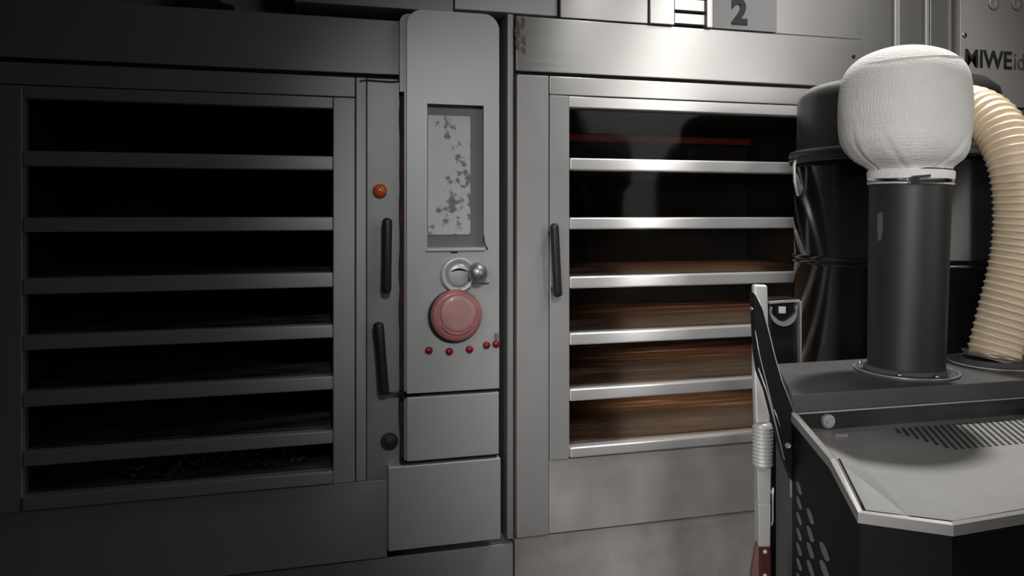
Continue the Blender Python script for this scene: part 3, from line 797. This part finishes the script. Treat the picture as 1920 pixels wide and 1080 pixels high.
bm = bmesh.new(); lathe(bm, base, axis, [(0.0, rb_), (Lp*.5, (rb_+rt_)/2), (Lp+.03, rt_), (Lp+.03, rt_-.004), (Lp-.05, rt_-.004), (Lp-.05, 0)], 72)
pp = obj('outlet_pipe', bm, M_pipe, K, smooth=True); pp.modifiers.new('es', 'EDGE_SPLIT').split_angle = math.radians(40)
# scuff on the pipe
bm = bmesh.new()
sp = [(1646, 400), (1654, 398), (1656, 425), (1652, 450), (1647, 452), (1645, 430)]
def on_pipe(px, py, off=.0006):
    d = (FW+RT*((px-CX)/F_PX)+up*((HY-py)/F_PX))
    best = None; t = pd-rt_*1.3
    while t < pd+.05:
        q = EYE+d*t; rel = q-base; h = rel.dot(axis); rr = (rel-axis*h).length
        if rr <= rb_+(rt_-rb_)*h/Lp+off: return q
        t += .0005
    return EYE+d*pd
prism(bm, [on_pipe(x, y) for x, y in sp], FW*.002); obj('scuff_mark', bm, paint('scuff_grey', (.09, .09, .09), .7), pp)

# hose flange
hb = H(1862, 684, HH); hd = (hb-EYE).dot(FW)
bm = bmesh.new(); rf = 74*hd/F_PX; lathe(bm, hb, up, [(0, rf), (.006, rf), (.008, rf*.97), (.008, rf*.8), (.018, rf*.72), (.018, 0)], 64)
hf = obj('hose_flange', bm, M_hood, K, smooth=True); hf.modifiers.new('es', 'EDGE_SPLIT').split_angle = math.radians(30)
bm = bmesh.new(); tube(bm, [hb+up*.006+(RT*math.cos(2*math.pi*k/64)+FW*math.sin(2*math.pi*k/64))*rf*.99 for k in range(65)], .0016, 8)
obj('flange_edge', bm, M_edge, hf, smooth=True)

# ---------------------------------------------------------------- cloth filter bag
bd = pd
def brad(px): return px*bd/F_PX*.955
prof_px = [(345, 70), (332, 71), (320, 73), (312, 80), (300, 97), (285, 108), (268, 114), (245, 117), (215, 118.5), (185, 118), (160, 115.5), (142, 110.5), (128, 103), (116, 92), (106, 78), (98, 60), (92, 40), (89, 20), (88.3, 0)]
bagc = P(1699, 340, bd)
bagt = thing('filter_bag', 'puffed off-white cloth filter bag clamped over the upright black pipe', 'filter bag', topc)
nseg = 128
fine = []
pr = [Vector((r, y, 0)) for y, r in prof_px]
fine = spline(pr, 6)
bm = bmesh.new(); rings = []
for v in fine:
    r = max(v.x, 0); y = v.y
    cxp = 1706 if y > 325 else 1706-12*min(1, (325-y)/60)     # the neck sits on the pipe, the bag sags a touch to the left
    c = P(cxp, y, bd)
    ring = []
    for k in range(nseg):
        t = 2*math.pi*k/nseg
        dirv = RT*math.cos(t)+FW*math.sin(t)
        rr = brad(r)
        wv = noise.noise(Vector((math.cos(t)*1.6, math.sin(t)*1.6, y*.012)))*.004*min(1, r/60)
        # tucks gathered above the neck: front ones lean as in the photo
        amt = max(0.0, 1-abs(y-300)/58.0) if y < 318 else max(0.0, 1-abs(y-318)/8.0)*.7
        for tc, lean, dp in ((-math.pi/2-.60, -.0030, .0035), (-math.pi/2+.24, .0068, .0075), (-math.pi/2+1.15, .004, .004), (.9, .003, .008), (2.0, -.003, .008), (2.9, 0, .008), (-2.9, 0, .006)):
            dl = (t-tc-lean*(318-y)+math.pi) % (2*math.pi)-math.pi
            wv -= dp*amt*math.exp(-(dl/.045)**2)-dp*.35*amt*math.exp(-((dl-.10)/.08)**2)
        sq = 1+.035*(abs(math.cos(t))**4)*0
        ring.append(bm.verts.new(c+dirv*(rr*sq+wv)+up*(-wv*.2)))
    rings.append(ring)
for a, b in zip(rings, rings[1:]):
    for k in range(nseg): bm.faces.new([a[k], a[(k+1) % nseg], b[(k+1) % nseg], b[k]])
bmesh.ops.remove_doubles(bm, verts=bm.verts, dist=1e-5)
obj('cloth_body', bm, M_cloth, bagt, smooth=True)
# top seam piping: follows the shoulder ring
bm = bmesh.new(); pts = []
for k in range(97):
    t = 2*math.pi*k/96; y = 126-2*math.cos(t)
    c = P(1694, 126, bd); pts.append(c+(RT*math.cos(t)+FW*math.sin(t))*brad(101.2)+up*(.002+.005*math.cos(t)))
tube(bm, pts, .0013, 8); obj('seam_piping', bm, M_cloth, bagt, smooth=True)
# hem band and clamp
bm = bmesh.new(); c = P(1706, 347, bd)
lathe(bm, c, axis, [(0, rt_+.001), (.0, rt_+.004), (.004, rt_+.005), (.033, rt_+.006), (.036, rt_+.003), (.036, rt_)], 72)
obj('hem_band', bm, M_cloth, bagt, smooth=True)
bm = bmesh.new(); cc = P(1706, 344, bd)
lathe(bm, cc, axis, [(0, rt_+.004), (0, rt_+.0055), (.010, rt_+.0055), (.010, rt_+.004)], 72)
obj('hose_clamp', bm, M_chrome, bagt, smooth=True)
t0 = math.radians(-90-6); 
bm = bmesh.new()
cq = cc+(RT*math.cos(t0)+FW*math.sin(t0))*(rt_+.012)
tg = (RT*-math.sin(t0)+FW*math.cos(t0))
tube(bm, [cq-tg*.038+up*.002, cq+tg*.028+up*.004], .006, 14)
tube(bm, [cq-tg*.038+up*.012, cq+tg*.004+up*.015], .0035, 12)
tube(bm, [cq+tg*.018+up*.002, cq+tg*.036+up*.001], .0042, 6)
bx_ = [cq-tg*.044-up*.004, cq-tg*.024-up*.004, cq-tg*.024+up*.012, cq-tg*.044+up*.012]
prism(bm, [p-FW*.006 for p in bx_], FW*.010)
obj('clamp_screw', bm, M_chrome, bagt, smooth=False)

# ---------------------------------------------------------------- hose
hs_px = [(1735, 205, 2.31), (1785, 200, 2.23), (1832, 207, 2.14), (1872, 240, 2.07), (1900, 300, 2.02), (1912, 370, 2.01), (1912, 440, 2.01), (1902, 510, 2.01), (1885, 580, 2.01), (1870, 640, 2.01), (1862, 676, hd)]
ctrl = [P(*p) for p in hs_px]+[hb+up*.012]
path = spline(ctrl, 30)
hose = thing('suction_hose', 'thick ribbed cream hose arching from the machine to the black drum', 'hose', hb+up*.01)
rH = 46*hd/F_PX
# resample by arclength
acc = [0]
for a, b in zip(path, path[1:]): acc.append(acc[-1]+(b-a).length)
Lh = acc[-1]; pitch = .0195; per = 10
n = int(Lh/pitch*per)
def at(s):
    import bisect
    i = min(max(bisect.bisect_right(acc, s)-1, 0), len(path)-2); w = (s-acc[i])/max(1e-9, acc[i+1]-acc[i]); return path[i].lerp(path[i+1], w)
bm = bmesh.new(); nk = 40; prev = None; u = None
for i in range(n+1):
    s = Lh*i/n; p = at(s); t = (at(min(s+.012, Lh))-at(max(s-.012, 0))).normalized()
    if u is None: u, v = frame(t)
    else: u = (u-t*u.dot(t)).normalized(); v = t.cross(u)
    ring = []
    for k in range(nk):
        a = 2*math.pi*k/nk
        ph = (s/pitch+a/(2*math.pi)) % 1.0
        rr = rH*(1.0)-.0050*(1-math.exp(-((ph-.5)/.17)**2))+.0
        ring.append(bm.verts.new(p+(u*math.cos(a)+v*math.sin(a))*rr))
    if prev:
        for k in range(nk):
            f = bm.faces.new([prev[k], prev[(k+1) % nk], ring[(k+1) % nk], ring[k]])
            f.material_index = 1 if abs((s/pitch+(k+.5)/nk) % 1.0-.45) < .14 else 0
    else: bm.faces.new(ring[::-1])
    prev = ring
bm.faces.new(prev)
obj('hose_wall', bm, [M_hose, M_hosewire], hose, smooth=True)
bm = bmesh.new(); c0 = hb+up*.030
lathe(bm, c0, path[-30]-path[-1], [(0, rH+.001), (0, rH+.003), (.012, rH+.003), (.012, rH+.001)], 48)
obj('hose_clamp', bm, paint('worn_clamp', (.42, .33, .31), .35, .6, .2, 30), hose, smooth=True)
for sgn in (-1, 1):
    bm = bmesh.new(); q = c0+RT*sgn*(rH+.006)+up*.010
    tube(bm, [q-FW*.012, q+FW*.012], .006, 10); tube(bm, [q+up*.006, q-up*.008], .004, 8)
    obj('clamp_bolt', bm, M_chrome, hose)

# ---------------------------------------------------------------- pole with ribbed grip at the left of the machine
pdp = 1.80
def pl_(py, px=1430.0): return P(px, py, pdp)
PO = thing('long_handled_tool', 'light grey upright pole with ribbed grip and dark red lower handle', 'tool', dn(pl_(900), 0))
rp_ = 12.5*pdp/F_PX
bm = bmesh.new(); b_ = pl_(800, 1430); t_ = pl_(536, 1427)
prism(bm, [P(1413.5, 534, pdp+.01), P(1440, 535, pdp+.01), P(1444, 700, pdp+.01), P(1446, 830, pdp+.01), P(1418, 830, pdp+.01), P(1414, 700, pdp+.01)], FW*.022)
obj('upper_tube', bm, M_pole, PO, bevel=.006, seg=4)
bm = bmesh.new(); g_t = pl_(794, 1430); g_b = pl_(876, 1430); ax = (g_b-g_t); Lg = ax.length
prof = [(0, 0), (0, rp_*1.32)]
nrb = 11
for k in range(nrb):
    h = Lg*.04+Lg*.92*k/nrb; w = Lg*.92/nrb
    prof += [(h+w*.05, rp_*1.25), (h+w*.25, rp_*1.5), (h+w*.6, rp_*1.5), (h+w*.85, rp_*1.25)]
prof += [(Lg*.98, rp_*1.3), (Lg, rp_*1.1), (Lg, 0)]
lathe(bm, g_t, ax, prof, 32); obj('ribbed_grip', bm, M_pole, PO, smooth=True)
bm = bmesh.new(); prism(bm, [P(1420, 872, pdp), P(1447, 872, pdp), P(1446, 945, pdp), P(1421, 945, pdp)], FW*.03); obj('sleeve', bm, M_sleeve, PO, bevel=.004)
bm = bmesh.new(); prism(bm, [P(1421.5, 944, pdp-.002), P(1446, 944, pdp-.002), P(1445, 1026, pdp-.002), P(1423, 1026, pdp-.002)], FW*.032); obj('steel_ferrule', bm, M_pole, PO, bevel=.003)
bm = bmesh.new(); prism(bm, [P(1425, 1025, pdp-.001), P(1446, 1025, pdp-.001), P(1449, 1640, pdp), P(1418, 1640, pdp)], FW*.028); hd_ = obj('wooden_grip', bm, M_wood, PO, bevel=.003)
for py in (1034, 1079):
    bm = bmesh.new(); lathe(bm, P(1434.5, py, pdp-.001), -FW, [(0, .0055), (.002, .005), (.004, .003), (.0045, 0)], 14); obj('rivet', bm, M_white, hd_, smooth=True)
bm = bmesh.new(); prism(bm, [P(1424, 1010, pdp+.004), P(1424, 1500, pdp+.004), P(1398, 1500, pdp+.004), P(1410, 1080, pdp+.004), P(1418, 1030, pdp+.004)], FW*.02)
obj('shadow_wedge', bm, paint('red_brown_shadow', (.22, .10, .09), .5), PO, bevel=.002)  # red-brown wedge standing in for part of the tool's shadow
bm = bmesh.new(); tube(bm, spline([P(1446, 925, pdp-.004), P(1450, 915, pdp-.006), P(1449, 935, pdp-.01), P(1449, 975, pdp-.008), P(1447, 985, pdp-.004)], 6), .0022, 8); obj('spring_clip', bm, M_edge, PO, smooth=True)
